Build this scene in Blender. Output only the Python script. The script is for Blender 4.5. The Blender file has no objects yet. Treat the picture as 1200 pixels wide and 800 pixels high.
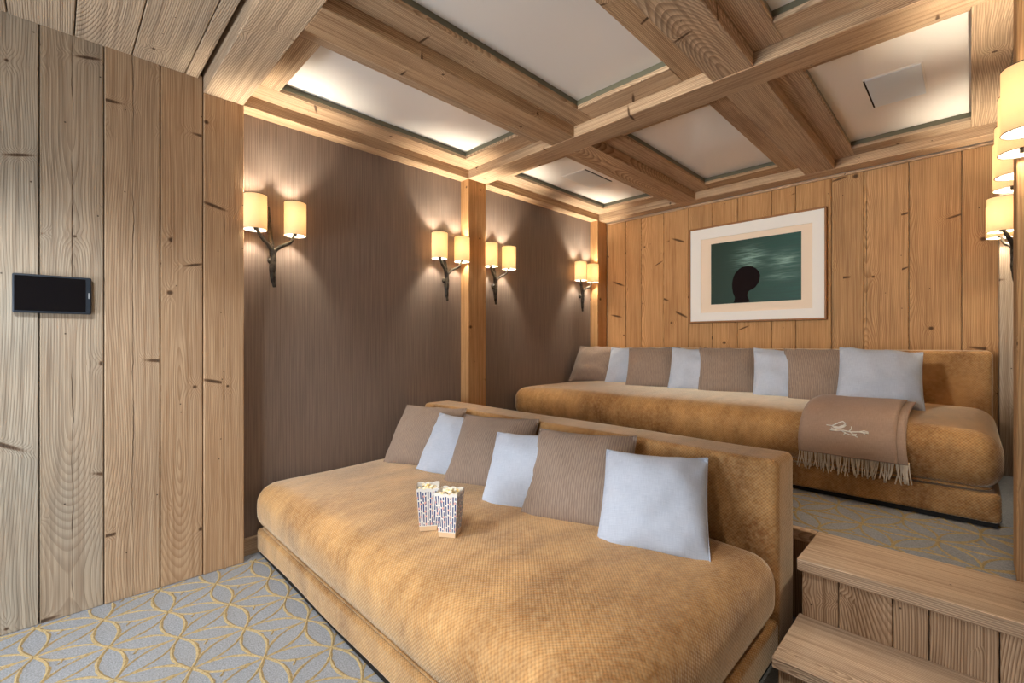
import bpy, bmesh, math, random
from mathutils import Vector, Matrix, Euler, noise as mnoise

# ------------------------------------------------------------------ camera, world, lights, exposure
S = bpy.context.scene
COL = S.collection
CAM_H = 1.2
cam_d = bpy.data.cameras.new('camera')
cam_d.sensor_width = 36.0
cam_d.lens = 36.0 * 536.5 / 1200.0
cam_d.clip_start = 0.02
cam = bpy.data.objects.new('camera', cam_d)
COL.objects.link(cam)
cam.location = (0, 0, CAM_H)
cam.rotation_euler = (math.radians(90), 0, math.radians(45.08))
S.camera = cam

world = bpy.data.worlds.new('world')
S.world = world
world.use_nodes = True
world.node_tree.nodes['Background'].inputs[0].default_value = (0.75, 0.85, 1.0, 1)
world.node_tree.nodes['Background'].inputs[1].default_value = 0.3

def area_light(name, loc, rot, sx, sy, power, col):
    d = bpy.data.lights.new(name, 'AREA')
    d.shape = 'RECTANGLE'; d.size = sx; d.size_y = sy; d.energy = power; d.color = col
    o = bpy.data.objects.new(name, d); COL.objects.link(o)
    o.location = loc; o.rotation_euler = [math.radians(a) for a in rot]
    return o
# added cool fill from the wall the seats look at, no window built there
area_light('front_fill_light', (-2.0, -2.2, 0.85), (90, 0, 0), 1.4, 1.1, 52, (0.88, 0.94, 1.0))
# unseen ceiling spots over the front half, without fittings: their cones leave the top of the walls in shade
def spot_light(name, loc, aim, cone, blend, power, col):
    d = bpy.data.lights.new(name, 'SPOT')
    d.spot_size = math.radians(cone); d.spot_blend = blend; d.energy = power; d.color = col; d.shadow_soft_size = 0.16
    o = bpy.data.objects.new(name, d); COL.objects.link(o); o.location = loc
    o.rotation_euler = (Vector(aim) - Vector(loc)).to_track_quat('-Z', 'Y').to_euler()
    return o
spot_light('unseen_ceiling_spot', (-1.85, -0.55, 2.53), (-2.0, 0.0, 0.0), 108, 0.7, 150, (0.93, 0.97, 1.0))
spot_light('unseen_ceiling_spot', (-0.8, 0.2, 2.53), (-0.8, 0.2, 0.0), 94, 0.45, 130, (0.98, 0.97, 0.95))  # added as fill for the near seat and the steps
# added fill spot, out of view, to brighten the picture wall
spot_light('picture_wall_fill_light', (-1.4, -1.9, 2.25), (-1.25, 4.2, 1.75), 36, 0.8, 380, (1.0, 0.92, 0.80))
BULB = 850.0

S.view_settings.view_transform = 'Standard'
S.view_settings.look = 'None'
S.view_settings.gamma = 1.0
S.view_settings.use_curve_mapping = False
S.view_settings.exposure = 0.58
S.cycles.max_bounces = 8
S.cycles.diffuse_bounces = 5
S.cycles.sample_clamp_indirect = 6.0

# ------------------------------------------------------------------ node helpers
def srgb(r, g, b):
    f = lambda c: ((c/255.0)/12.92 if c/255.0 <= 0.04045 else ((c/255.0+0.055)/1.055)**2.4)
    return (f(r), f(g), f(b), 1.0)

class NT:
    def __init__(s, name):
        s.m = bpy.data.materials.new(name); s.m.use_nodes = True
        s.t = s.m.node_tree; s.t.nodes.clear()
        s.out = s.t.nodes.new('ShaderNodeOutputMaterial')
        s.p = s.t.nodes.new('ShaderNodeBsdfPrincipled')
        s.t.links.new(s.p.outputs[0], s.out.inputs[0])
        s.p.inputs['Specular IOR Level'].default_value = 0.3
    def n(s, typ, **kw):
        nd = s.t.nodes.new(typ)
        for k, v in kw.items(): setattr(nd, k, v)
        return nd
    def set(s, sock, v):
        if v is None: return
        if hasattr(v, 'is_output'): s.t.links.new(v, sock)
        elif isinstance(v, bpy.types.Node): s.t.links.new(v.outputs[0], sock)
        else: sock.default_value = v
    def math(s, op, a, b=None, c=None, clamp=False):
        nd = s.n('ShaderNodeMath', operation=op, use_clamp=clamp)
        s.set(nd.inputs[0], a)
        if b is not None: s.set(nd.inputs[1], b)
        if c is not None: s.set(nd.inputs[2], c)
        return nd.outputs[0]
    def vmath(s, op, a, b=None):
        nd = s.n('ShaderNodeVectorMath', operation=op)
        s.set(nd.inputs[0], a)
        if b is not None: s.set(nd.inputs[1], b)
        return nd.outputs['Value'] if op in ('LENGTH', 'DISTANCE', 'DOT_PRODUCT') else nd.outputs[0]
    def mix(s, f, a, b, blend='MIX'):
        nd = s.n('ShaderNodeMix', data_type='RGBA', blend_type=blend)
        s.set(nd.inputs[0], f); s.set(nd.inputs[6], a); s.set(nd.inputs[7], b)
        return nd.outputs[2]
    def maprange(s, v, a, b, c, d, smooth=False):
        nd = s.n('ShaderNodeMapRange', clamp=True)
        if smooth: nd.interpolation_type = 'SMOOTHSTEP'
        s.set(nd.inputs[0], v)
        for i, x in enumerate((a, b, c, d)): nd.inputs[i+1].default_value = x
        return nd.outputs[0]
    def noise(s, vec, scale, detail=2, rough=0.5, w=None):
        nd = s.n('ShaderNodeTexNoise')
        if w is not None:
            nd.noise_dimensions = '4D'; s.set(nd.inputs['W'], w)
        s.set(nd.inputs['Vector'], vec); nd.inputs['Scale'].default_value = scale
        nd.inputs['Detail'].default_value = detail; nd.inputs['Roughness'].default_value = rough
        return nd.outputs[0]
    def comb(s, x, y, z=0.0):
        nd = s.n('ShaderNodeCombineXYZ')
        s.set(nd.inputs[0], x); s.set(nd.inputs[1], y); s.set(nd.inputs[2], z)
        return nd.outputs[0]
    def sep(s, v):
        nd = s.n('ShaderNodeSeparateXYZ'); s.set(nd.inputs[0], v); return nd.outputs
    def uv(s): return s.n('ShaderNodeTexCoord').outputs['UV']
    def obj(s): return s.n('ShaderNodeTexCoord').outputs['Object']
    def attr(s, name):
        nd = s.n('ShaderNodeAttribute', attribute_type='OBJECT', attribute_name=name); return nd.outputs['Fac']
    def bump(s, h, dist, strength=1.0):
        nd = s.n('ShaderNodeBump'); s.set(nd.inputs['Height'], h)
        nd.inputs['Distance'].default_value = dist; nd.inputs['Strength'].default_value = strength
        s.t.links.new(nd.outputs[0], s.p.inputs['Normal'])
    def base(s, c): s.set(s.p.inputs['Base Color'], c)
    def rough(s, r): s.set(s.p.inputs['Roughness'], r)

def simple(name, col, rough=0.6, metal=0.0, spec=0.3):
    t = NT(name); t.base(col); t.rough(rough)
    t.p.inputs['Metallic'].default_value = metal
    t.p.inputs['Specular IOR Level'].default_value = spec
    return t.m

def make_wood(name, light, dark, grey, spacing=0.0085, contrast=0.75, crackamt=1.0, relief=0.0016, knots=(0.55, 1.0)):
    t = NT(name)
    u, v, _ = t.sep(t.uv())
    seed = t.attr('seed'); tone = t.attr('tone'); shade = t.attr('shade'); crack = t.attr('crack')
    # slow wander of the pith, so the rings open into cathedral arches
    P1 = t.comb(t.math('MULTIPLY', u, 0.9), t.math('MULTIPLY', v, 3.0), seed)
    wob = t.math('MULTIPLY', t.math('SUBTRACT', t.noise(P1, 1.0, 2), 0.5), 0.06)
    # knots : nearest centre in metric units
    pv = t.comb(t.math('MULTIPLY', u, 1.6), t.math('MULTIPLY', v, 6.0), 0.0)
    vo = t.n('ShaderNodeTexVoronoi', voronoi_dimensions='3D'); vo.inputs['Scale'].default_value = 1.0
    pz = t.vmath('ADD', pv, t.comb(0.0, 0.0, t.math('ROUND', seed)))
    t.set(vo.inputs['Vector'], pz)
    dif = t.vmath('SUBTRACT', pz, vo.outputs['Position'])
    dx, dy, dz = t.sep(dif)
    cr = t.sep(vo.outputs['Color'])
    spike = t.math('GREATER_THAN', cr[2], 0.55)
    kd = t.vmath('LENGTH', t.comb(t.math('MULTIPLY', t.math('ADD', dx, t.math('MULTIPLY', t.math('MULTIPLY', dy, spike), t.math('SUBTRACT', t.math('MULTIPLY', cr[1], 0.3), 0.15))), t.math('ADD', 0.68, t.math('MULTIPLY', spike, 0.55))),
                              t.math('MULTIPLY', dy, t.math('SUBTRACT', 0.1667, t.math('MULTIPLY', spike, 0.115))), 0.0))
    keep = t.math('GREATER_THAN', cr[0], knots[0])
    ksz = t.math('ADD', t.maprange(cr[1], 0, 1, 0.007*knots[1], 0.018*knots[1]), t.math('MULTIPLY', spike, 0.006))
    kn = t.math('MULTIPLY', t.math('SUBTRACT', 1.0, t.math('DIVIDE', kd, ksz), clamp=True), keep)
    knm = t.maprange(kn, 0.0, 0.6, 0.0, 1.0, True)
    push = t.math('MULTIPLY', keep, t.math('EXPONENT', t.math('MULTIPLY', t.math('MULTIPLY', kd, kd), -700.0)))
    vv = t.math('ADD', t.math('ADD', t.math('ADD', v, t.attr('qs')), wob), t.math('MULTIPLY', push, t.math('MULTIPLY', t.math('SIGN', dy), 0.022)))
    dn = t.noise(t.comb(t.math('MULTIPLY', u, 0.55), 0.0, seed), 1.0, 1)
    d = t.math('MULTIPLY', t.math('ABSOLUTE', t.math('SUBTRACT', dn, 0.47)), 0.75)
    r = t.math('SQRT', t.math('ADD', t.math('MULTIPLY', vv, vv), t.math('MULTIPLY', d, d)))
    ring = t.math('FRACT', t.math('DIVIDE', r, spacing))
    late = t.maprange(ring, 0.25, 0.9, 0.0, 1.0, True)
    late = t.math('MULTIPLY', late, t.maprange(ring, 0.93, 1.0, 1.0, 0.0))
    fib = t.noise(t.comb(t.math('MULTIPLY', u, 5.0), t.math('MULTIPLY', v, 260.0), seed), 1.0, 2)
    blotch = t.noise(t.comb(t.math('MULTIPLY', u, 1.6), t.math('MULTIPLY', v, 7.0), seed), 1.0, 3, 0.6)
    ringamt = t.math('MULTIPLY', late, t.maprange(blotch, 0.3, 0.7, 0.45*contrast, contrast))
    c = t.mix(ringamt, light, dark)
    c = t.mix(t.maprange(fib, 0.35, 0.75, 0.0, 0.42), c, dark)
    fib2 = t.noise(t.comb(t.math('MULTIPLY', u, 1.4), t.math('MULTIPLY', v, 75.0), seed), 1.0, 3, 0.6)
    c = t.mix(t.maprange(fib2, 0.45, 0.72, 0.0, 0.62), c, dark)
    c = t.mix(t.maprange(blotch, 0.5, 0.8, 0.0, 0.45), c, dark)
    g = t.math('MULTIPLY', tone, t.maprange(blotch, 0.25, 0.7, 0.65, 1.0))
    greymix = t.mix(ringamt, grey, [x*0.55 for x in grey[:3]]+[1])
    greymix = t.mix(t.maprange(fib2, 0.42, 0.68, 0.0, 0.8), greymix, [x*0.42 for x in grey[:3]]+[1])
    greymix = t.mix(t.maprange(fib, 0.3, 0.8, 0.0, 0.35), greymix, [x*0.42 for x in grey[:3]]+[1])
    c = t.mix(g, c, greymix)
    # dark weather streaks
    st = t.noise(t.comb(t.math('MULTIPLY', u, 1.1), t.math('MULTIPLY', v, 22.0), seed), 1.0, 3, 0.6)
    c = t.mix(t.math('MULTIPLY', t.maprange(st, 0.56, 0.8, 0.0, 0.6), t.attr('streak')), c, srgb(70, 52, 36))
    # knots and splits
    kc = t.mix(t.maprange(kn, 0.3, 0.8, 0.0, 1.0), srgb(96, 62, 36), srgb(52, 34, 22))
    c = t.mix(t.math('MULTIPLY', knm, 0.85), c, kc)
    # nail holes
    nv = t.n('ShaderNodeTexVoronoi', voronoi_dimensions='2D'); nv.inputs['Scale'].default_value = 1.0
    t.set(nv.inputs['Vector'], t.comb(t.math('MULTIPLY', u, 4.5), t.math('MULTIPLY', v, 9.0), 0.0))
    nd_ = t.vmath('SUBTRACT', t.comb(t.math('MULTIPLY', u, 4.5), t.math('MULTIPLY', v, 9.0), 0.0), nv.outputs['Position'])
    nx, ny, nz = t.sep(nd_)
    nl = t.vmath('LENGTH', t.comb(t.math('MULTIPLY', nx, 0.222), t.math('MULTIPLY', ny, 0.111), 0.0))
    nk_ = t.math('GREATER_THAN', t.sep(nv.outputs['Color'])[1], 0.72)
    c = t.mix(t.math('MULTIPLY', t.maprange(nl, 0.002, 0.0042, 0.85, 0.0), nk_), c, srgb(44, 32, 24))
    cw = t.noise(t.comb(t.math('MULTIPLY', u, 3.0), 0.0, seed), 1.0, 4, 0.65)
    cd = t.math('ABSOLUTE', t.math('ADD', v, t.math('MULTIPLY', t.math('SUBTRACT', cw, 0.5), 0.03)))
    cb = t.maprange(t.noise(t.comb(t.math('MULTIPLY', u, 2.2), 3.0, seed), 1.0, 2), 0.4, 0.55, 0.0, 1.0)
    cm = t.math('MULTIPLY', t.math('MULTIPLY', t.maprange(cd, 0.0005, 0.0032, 1.0, 0.0), cb), crack)
    c = t.mix(t.math('MULTIPLY', cm, 0.8*crackamt), c, srgb(48, 34, 24))
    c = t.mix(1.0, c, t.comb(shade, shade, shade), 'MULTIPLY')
    t.base(c); t.rough(0.72)
    t.p.inputs['Specular IOR Level'].default_value = 0.2
    h = t.math('ADD', t.math('MULTIPLY', late, 0.5), t.math('MULTIPLY', fib, 0.7))
    h = t.math('SUBTRACT', h, t.math('MULTIPLY', cm, 2.0))
    t.bump(h, relief, 0.85)
    return t.m

W_WALL = make_wood('pine_wall_wood', srgb(206, 176, 142), srgb(150, 110, 74), srgb(190, 184, 170), contrast=0.6, relief=0.0009, knots=(0.45, 1.25))
W_BACK = make_wood('golden_pine_wood', srgb(212, 168, 118), srgb(146, 100, 58), srgb(182, 158, 128), contrast=0.75, knots=(0.3, 1.45))
W_BEAM = make_wood('beam_wood', srgb(222, 190, 152), srgb(128, 90, 58), srgb(208, 196, 178), spacing=0.0075, contrast=0.85, relief=0.003)
W_STEP = make_wood('step_wood', srgb(222, 192, 160), srgb(136, 102, 72), srgb(196, 182, 164), spacing=0.007, contrast=1.0, relief=0.003)

def make_fabric_wall():
    t = NT('taupe_ribbed_wall_fabric')
    o = t.obj(); x, y, z = t.sep(o)
    rib = t.math('SINE', t.math('MULTIPLY', y, 2*math.pi/0.0105))
    irr = t.noise(t.comb(0.0, t.math('MULTIPLY', y, 120.0), t.math('MULTIPLY', z, 3.0)), 1.0, 2)
    f = t.math('ADD', t.math('MULTIPLY', rib, 0.11), irr)
    c = t.mix(t.maprange(f, 0.2, 0.8, 0, 1), srgb(112, 97, 88), srgb(142, 126, 115))
    t.base(c); t.rough(0.55); t.p.inputs['Specular IOR Level'].default_value = 0.3
    t.p.inputs['Sheen Weight'].default_value = 0.25
    t.p.inputs['Sheen Roughness'].default_value = 0.4
    t.bump(f, 0.0012, 0.8)
    return t.m
M_FABWALL = make_fabric_wall()

def make_chenille():
    t = NT('gold_chenille')
    u, v, _ = t.sep(t.uv()); o = t.obj()
    k = 2*math.pi/0.0132
    a = t.math('SINE', t.math('MULTIPLY', u, k))
    b = t.math('SINE', t.math('MULTIPLY', v, k))
    w = t.math('ADD', t.math('MULTIPLY', t.math('MULTIPLY', a, b), 0.5), 0.5)
    ox, oy, oz = t.sep(o)
    nap = t.noise(t.comb(t.math('MULTIPLY', ox, 5.0), t.math('MULTIPLY', oy, 2.2), t.math('MULTIPLY', oz, 2.6)), 1.0, 5, 0.68)
    fine = t.noise(o, 60.0, 3, 0.6)
    c = t.mix(t.maprange(nap, 0.34, 0.66, 0.0, 1.0), srgb(134, 90, 46), srgb(208, 160, 102))
    c = t.mix(t.maprange(w, 0.15, 0.8, 0.42, 0.0), c, srgb(100, 66, 32))
    c = t.mix(t.maprange(fine, 0.4, 0.8, 0.0, 0.3), c, srgb(226, 196, 146))
    t.base(c); t.rough(0.62); t.p.inputs['Specular IOR Level'].default_value = 0.25
    t.p.inputs['Sheen Weight'].default_value = 1.0
    t.p.inputs['Sheen Roughness'].default_value = 0.35
    t.p.inputs['Sheen Tint'].default_value = (1.0, 0.92, 0.76, 1)
    t.bump(t.math('ADD', w, t.math('MULTIPLY', fine, 1.2)), 0.0016, 0.8)
    return t.m
M_CHEN = make_chenille()

def make_cloth(name, c1, c2, rib):
    t = NT(name)
    u, v, _ = t.sep(t.uv())
    if rib:
        f = t.math('ADD', t.math('MULTIPLY', t.math('SINE', t.math('MULTIPLY', u, 2*math.pi/0.0105)), 0.14),
                   t.noise(t.comb(t.math('MULTIPLY', u, 500.0), t.math('MULTIPLY', v, 30.0), 0.0), 1.0, 2))
    else:
        f = t.math('MULTIPLY', t.math('ADD', t.noise(t.comb(t.math('MULTIPLY', u, 420.0), t.math('MULTIPLY', v, 25.0), 0.0), 1.0, 2),
                   t.noise(t.comb(t.math('MULTIPLY', u, 25.0), t.math('MULTIPLY', v, 420.0), 5.0), 1.0, 2)), 0.5)
    t.base(t.mix(t.maprange(f, 0.25, 0.75, 0, 1), c1, c2)); t.rough(0.85)
    t.p.inputs['Specular IOR Level'].default_value = 0.15
    t.p.inputs['Sheen Weight'].default_value = 0.15
    t.bump(f, 0.0008, 0.7)
    return t.m
M_TAUPE = make_cloth('taupe_corduroy', srgb(126, 109, 98), srgb(160, 141, 126), True)
M_BLUE = make_cloth('pale_blue_linen', srgb(166, 176, 194), srgb(196, 204, 218), False)
M_THROW = make_cloth('mauve_wool', srgb(148, 124, 108), srgb(182, 156, 138), False)
M_FRINGE = simple('cream_wool_yarn', srgb(226, 214, 196), 0.9)

def make_carpet():
    t = NT('grey_carpet')
    o = t.obj()
    f = t.noise(o, 170.0, 3, 0.7); b = t.noise(o, 6.0, 3)
    c = t.mix(t.maprange(f, 0.3, 0.7, 0, 1), srgb(120, 124, 130), srgb(162, 167, 174))
    c = t.mix(t.maprange(b, 0.3, 0.7, 0, 0.25), c, srgb(136, 132, 124))
    t.base(c); t.rough(0.95); t.p.inputs['Specular IOR Level'].default_value = 0.05
    t.bump(f, 0.004, 0.8)
    return t.m
M_CARPET = make_carpet()
def make_motif():
    t = NT('ochre_carpet_yarn')
    f = t.noise(t.obj(), 120.0, 3, 0.7)
    t.base(t.mix(t.maprange(f, 0.3, 0.7, 0, 1), srgb(138, 120, 88), srgb(182, 163, 122))); t.rough(0.95)
    t.p.inputs['Specular IOR Level'].default_value = 0.05
    t.bump(f, 0.004, 0.8)
    return t.m
M_MOTIF = make_motif()

M_PANEL = simple('satin_white_ceiling_panel', srgb(246, 244, 240), 0.2, 0.0, 0.5)
M_LINER = simple('grey_green_panel_edge', srgb(112, 110, 92), 0.4)
M_DARKGAP = simple('dark_gap', srgb(34, 26, 20), 0.9)
M_PLASTER = simple('plaster', srgb(214, 204, 190), 0.85)
M_BLACK = simple('black_foot', srgb(18, 15, 13), 0.6)
M_BRONZE = None
def make_bronze():
    t = NT('dark_bronze')
    f = t.noise(t.obj(), 40.0, 4, 0.6)
    t.base(t.mix(t.maprange(f, 0.35, 0.7, 0, 1), srgb(34, 31, 28), srgb(82, 75, 66))); t.rough(0.45)
    t.p.inputs['Metallic'].default_value = 0.55
    t.bump(f, 0.004, 0.7)
    return t.m
M_BRONZE = make_bronze()
def make_shade():
    t = NT('cream_lamp_shade')
    tr = t.n('ShaderNodeBsdfTranslucent'); df = t.n('ShaderNodeBsdfDiffuse'); mx = t.n('ShaderNodeMixShader')
    o = t.obj()
    f = t.noise(t.comb(0.0, 0.0, t.math('MULTIPLY', t.sep(o)[2], 500.0)), 1.0, 2)
    t.set(tr.inputs[0], t.mix(t.maprange(f, 0.3, 0.7, 0, 1), (0.80, 0.63, 0.44, 1), (0.88, 0.71, 0.52, 1)))
    df.inputs[0].default_value = (0.82, 0.74, 0.58, 1)
    mx.inputs[0].default_value = 0.42
    t.t.links.new(df.outputs[0], mx.inputs[1]); t.t.links.new(tr.outputs[0], mx.inputs[2])
    t.t.links.new(mx.outputs[0], t.out.inputs[0])
    return t.m
M_SHADE = make_shade()
def emit(name, col, st):
    t = NT(name); e = t.n('ShaderNodeEmission'); e.inputs[0].default_value = col; e.inputs[1].default_value = st
    t.t.links.new(e.outputs[0], t.out.inputs[0]); return t.m
M_BULB = emit('lit_bulb', (1.0, 0.88, 0.70, 1), BULB)
M_BULB_DIM = emit('dimmed_bulb', (1.0, 0.86, 0.66, 1), BULB*0.7)

# ------------------------------------------------------------------ object helpers
R = random.Random(7)
def link(name, me, mat=None, parent=None, loc=None):
    o = bpy.data.objects.new(name, me); COL.objects.link(o)
    if mat is not None and me is not None and not me.materials: me.materials.append(mat)
    if parent is not None: o.parent = parent
    if loc is not None: o.location = loc
    return o
def meshify(bm, name, smooth=False):
    me = bpy.data.meshes.new(name); bm.normal_update(); bm.to_mesh(me); bm.free()
    if smooth:
        for p in me.polygons: p.use_smooth = True
    return me
def wpos(parent):
    v = Vector((0, 0, 0)); p = parent
    while p is not None: v += p.location; p = p.parent
    return v
def struct(o): o['kind'] = 'structure'; return o
def tag(o, label, cat, group=None, kind=None):
    o['label'] = label; o['category'] = cat
    if group: o['group'] = group
    if kind: o['kind'] = kind
    return o
def thing(name, loc, label, cat, group=None):
    return tag(link(name, None, loc=loc), label, cat, group)

def board(name, a, b, mat, parent=None, axis=None, tone=0.0, shade=1.0, crack=0.0, streak=0.0, bev=0.003, seed=None, qs=None):
    """a solid timber between two world corners; grain runs along its longest axis"""
    a = Vector(a); b = Vector(b)
    lo = Vector([min(a[i], b[i]) for i in range(3)]); hi = Vector([max(a[i], b[i]) for i in range(3)])
    c = (lo+hi)/2; d = hi-lo
    if axis is None: axis = max(range(3), key=lambda i: d[i])
    bm = bmesh.new()
    bmesh.ops.create_cube(bm, size=1.0)
    for v in bm.verts: v.co = Vector([v.co[i]*d[i] for i in range(3)])
    if bev > 0:
        bev = min(bev, min(d)*0.3)
        bmesh.ops.bevel(bm, geom=bm.edges[:], offset=bev, segments=1, affect='EDGES')
    uvl = bm.loops.layers.uv.new('UVMap')
    uo = R.uniform(0, 40)
    oth = [i for i in range(3) if i != axis]
    bm.normal_update()
    for f in bm.faces:
        n = f.normal; dom = max(range(3), key=lambda i: abs(n[i]))
        for l in f.loops:
            co = l.vert.co
            if dom == axis: l[uvl].uv = (co[oth[0]]+uo+3.3, co[oth[1]]+0.04)
            else:
                va = oth[0] if dom == oth[1] else oth[1]
                l[uvl].uv = (co[axis]+uo, co[va] + (0.0 if dom == oth[0] else 0.11 if d[oth[0]] > d[oth[1]]*1.5 else 0.0))
    o = link(name, meshify(bm, name), mat, parent)
    o.location = c - (wpos(parent) if parent else Vector((0, 0, 0)))
    o['seed'] = float(seed if seed is not None else R.randint(1, 400)); o['tone'] = tone; o['shade'] = shade
    o['crack'] = crack; o['streak'] = streak
    o['qs'] = R.choice((0.0, 0.0, 0.02, 0.16, 0.3, -0.22)) if qs is None else qs
    return o

def slab(name, a, b, mat, parent=None, bev=0.0):
    return board(name, a, b, mat, parent, bev=bev)

def tube_bm(bm, pts, rad, seg=8, cap=True):
    rings = []; n = len(pts)
    pts = [Vector(p) for p in pts]
    up = None
    for i, p in enumerate(pts):
        t = (pts[min(i+1, n-1)] - pts[max(i-1, 0)]).normalized()
        if up is None:
            up = Vector((0, 0, 1)) if abs(t.z) < 0.9 else Vector((1, 0, 0))
        s = t.cross(up).normalized(); up = s.cross(t).normalized()
        r = rad[i] if isinstance(rad, (list, tuple)) else rad
        rings.append([bm.verts.new(p + s*math.cos(2*math.pi*k/seg)*r + up*math.sin(2*math.pi*k/seg)*r) for k in range(seg)])
    for i in range(n-1):
        for k in range(seg):
            bm.faces.new((rings[i][k], rings[i][(k+1) % seg], rings[i+1][(k+1) % seg], rings[i+1][k]))
    if cap:
        bm.faces.new(rings[0][::-1]); bm.faces.new(rings[-1])
def spline(pts, n):
    pts = [Vector(p) for p in pts]
    P = [pts[0]*2-pts[1]] + pts + [pts[-1]*2-pts[-2]]
    out = []
    for i in range(1, len(P)-2):
        for k in range(n):
            t = k/n; a, b, c, d = P[i-1], P[i], P[i+1], P[i+2]
            out.append(0.5*((2*b)+(c-a)*t+(2*a-5*b+4*c-d)*t*t+(3*b-a-3*c+d)*t**3))
    out.append(pts[-1]); return out

def box_uv(bm, off=0.0):
    uvl = bm.loops.layers.uv.verify(); bm.normal_update()
    for f in bm.faces:
        n = f.normal; dom = max(range(3), key=lambda i: abs(n[i]))
        oth = [i for i in range(3) if i != dom]
        for l in f.loops: l[uvl].uv = (l.vert.co[oth[0]]+off, l.vert.co[oth[1]]+off)

def rounded(dims, rad, cells, deform=None):
    """rounded box centred on its base; cells per axis give a dense shell for soft upholstery"""
    bm = bmesh.new(); hx, hy, hz = [d/2 for d in dims]; H = (hx, hy, hz)
    def ticks(h, n):
        e = [-h, -h+rad*0.12, -h+rad*0.4, -h+rad*0.75, -h+rad]
        m = [-h+rad + (2*h-2*rad)*k/n for k in range(1, n)]
        return e + m + [-x for x in e[::-1]]
    T = [ticks(H[i], cells[i]) for i in range(3)]
    cache = {}
    def vert(p):
        k = tuple(round(c, 6) for c in p)
        if k not in cache:
            q = Vector(p); inner = Vector([max(-H[i]+rad, min(H[i]-rad, q[i])) for i in range(3)])
            dl = q-inner
            if dl.length > 1e-7: q = inner + dl.normalized()*rad
            cache[k] = bm.verts.new(q)
        return cache[k]
    for ax in range(3):
        o1, o2 = [(1, 2), (2, 0), (0, 1)][ax]
        for sgn in (-1, 1):
            for i in range(len(T[o1])-1):
                for j in range(len(T[o2])-1):
                    q = []
                    for (di, dj) in ((0, 0), (1, 0), (1, 1), (0, 1)):
                        p = [0, 0, 0]; p[ax] = sgn*H[ax]; p[o1] = T[o1][i+di]; p[o2] = T[o2][j+dj]
                        q.append(vert(p))
                    if sgn < 0: q = q[::-1]
                    if len(set(q)) >= 3:
                        try: bm.faces.new(list(dict.fromkeys(q)))
                        except ValueError: pass
    box_uv(bm)
    for v in bm.verts:
        v.co.z += hz
        if deform: deform(v)
    return bm

# ------------------------------------------------------------------ geometry constants (metres)
XL = -2.885       # fabric wall left
XP = -2.79        # faces of posts, rails and planks on the left
XR = 0.215        # fabric wall right
XQ = 0.115        # faces of posts on the right
YB = 4.235        # planked back wall face
YF = -2.6         # front wall
Z1, Z2, Z3, ZC = 2.48, 2.545, 2.60, 2.72
SX0 = -0.459       # left ends of the step treads
PZ, PY = 0.39, 2.29   # platform height and front edge

# ------------------------------------------------------------------ floor, platform, carpets
floor = struct(slab('floor', (XL-0.1, YF-0.1, -0.12), (XR+0.1, PY, 0.0), M_CARPET))
def carpet_motif(parent, x0, x1, y0, y1, z, ox, oy, rnd):
    bm = bmesh.new(); A = 0.248; B = 0.2065
    def ribbon(p, q, s, w, h=0.0035):
        p = Vector((p[0], p[1])); q = Vector((q[0], q[1])); d = q-p; nrm = Vector((-d.y, d.x)).normalized()
        N = 12; prev = None
        for k in range(N+1):
            t = k/N; c = p + d*t + nrm*(s*4*t*(1-t))
            ww = w*(0.8+0.5*rnd.random())
            if not (x0 < c.x < x1 and y0 < c.y < y1): prev = None; continue
            a = c + nrm*ww/2 + nrm*rnd.uniform(-.0025, .0025); b = c - nrm*ww/2
            cur = [bm.verts.new((a.x, a.y, z)), bm.verts.new((c.x, c.y, z+h)), bm.verts.new((b.x, b.y, z))]
            if prev:
                bm.faces.new((prev[0], prev[1], cur[1], cur[0])); bm.faces.new((prev[1], prev[2], cur[2], cur[1]))
            prev = cur
    for j in range(int((y0-oy)/B)-2, int((y1-oy)/B)+2):
        for i in range(int((x0-ox)/A)-3, int((x1-ox)/A)+3):
            n = (ox + i*A + (j % 2)*A/2, oy + j*B)
            for q in ((n[0]+A, n[1]), (n[0]+A/2, n[1]+B), (n[0]-A/2, n[1]+B)):
                wd = 0.013 if q[1] == n[1] else 0.0105
                for sgn in (-1, 1): ribbon(n, q, sgn*0.040, wd)
            # little sprigs crossing the diagonal petals
            for sx in (-1, 1):
                m = Vector((n[0]+sx*A/2*0.5, n[1]+B*0.5)); 
                e = Vector((n[0]+sx*A/2*0.5+sx*0.030, n[1]+B*0.5-0.02))
                if sx > 0: ribbon(m + (e-m)*1.1, m + (e-m)*2.0, 0.0, 0.008)
    o = link('carpet_motif', meshify(bm, 'carpet_motif'), M_MOTIF, parent)
    o.location = -wpos(parent); o['kind'] = 'stuff'
    return o
carpet_motif(floor, XP+0.004, 0.15, -1.3, 0.99, 0.0, -2.391, 0.148, random.Random(3))

platform = struct(slab('platform', (XL-0.1, PY+0.01, -0.12), (XR+0.1, YB+0.2, PZ), M_CARPET))
carpet_motif(platform, -1.4, XR-0.004, PY+0.02, 2.95, PZ, -0.220, 2.333, random.Random(4))
board('edge_trim', (XL, PY-0.03, PZ-0.045), (SX0-0.001, PY+0.009, PZ+0.004), W_STEP, platform, tone=0.2, shade=0.95)
for i, (xa, xb) in enumerate([(-1.2, -0.93), (-0.93, -0.70), (-0.70, -0.42)]):
    board('riser_board', (xa+0.002, PY-0.012, 0.0), (xb-0.002, PY+0.012, PZ-0.046), W_STEP, platform, shade=0.7)

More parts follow.
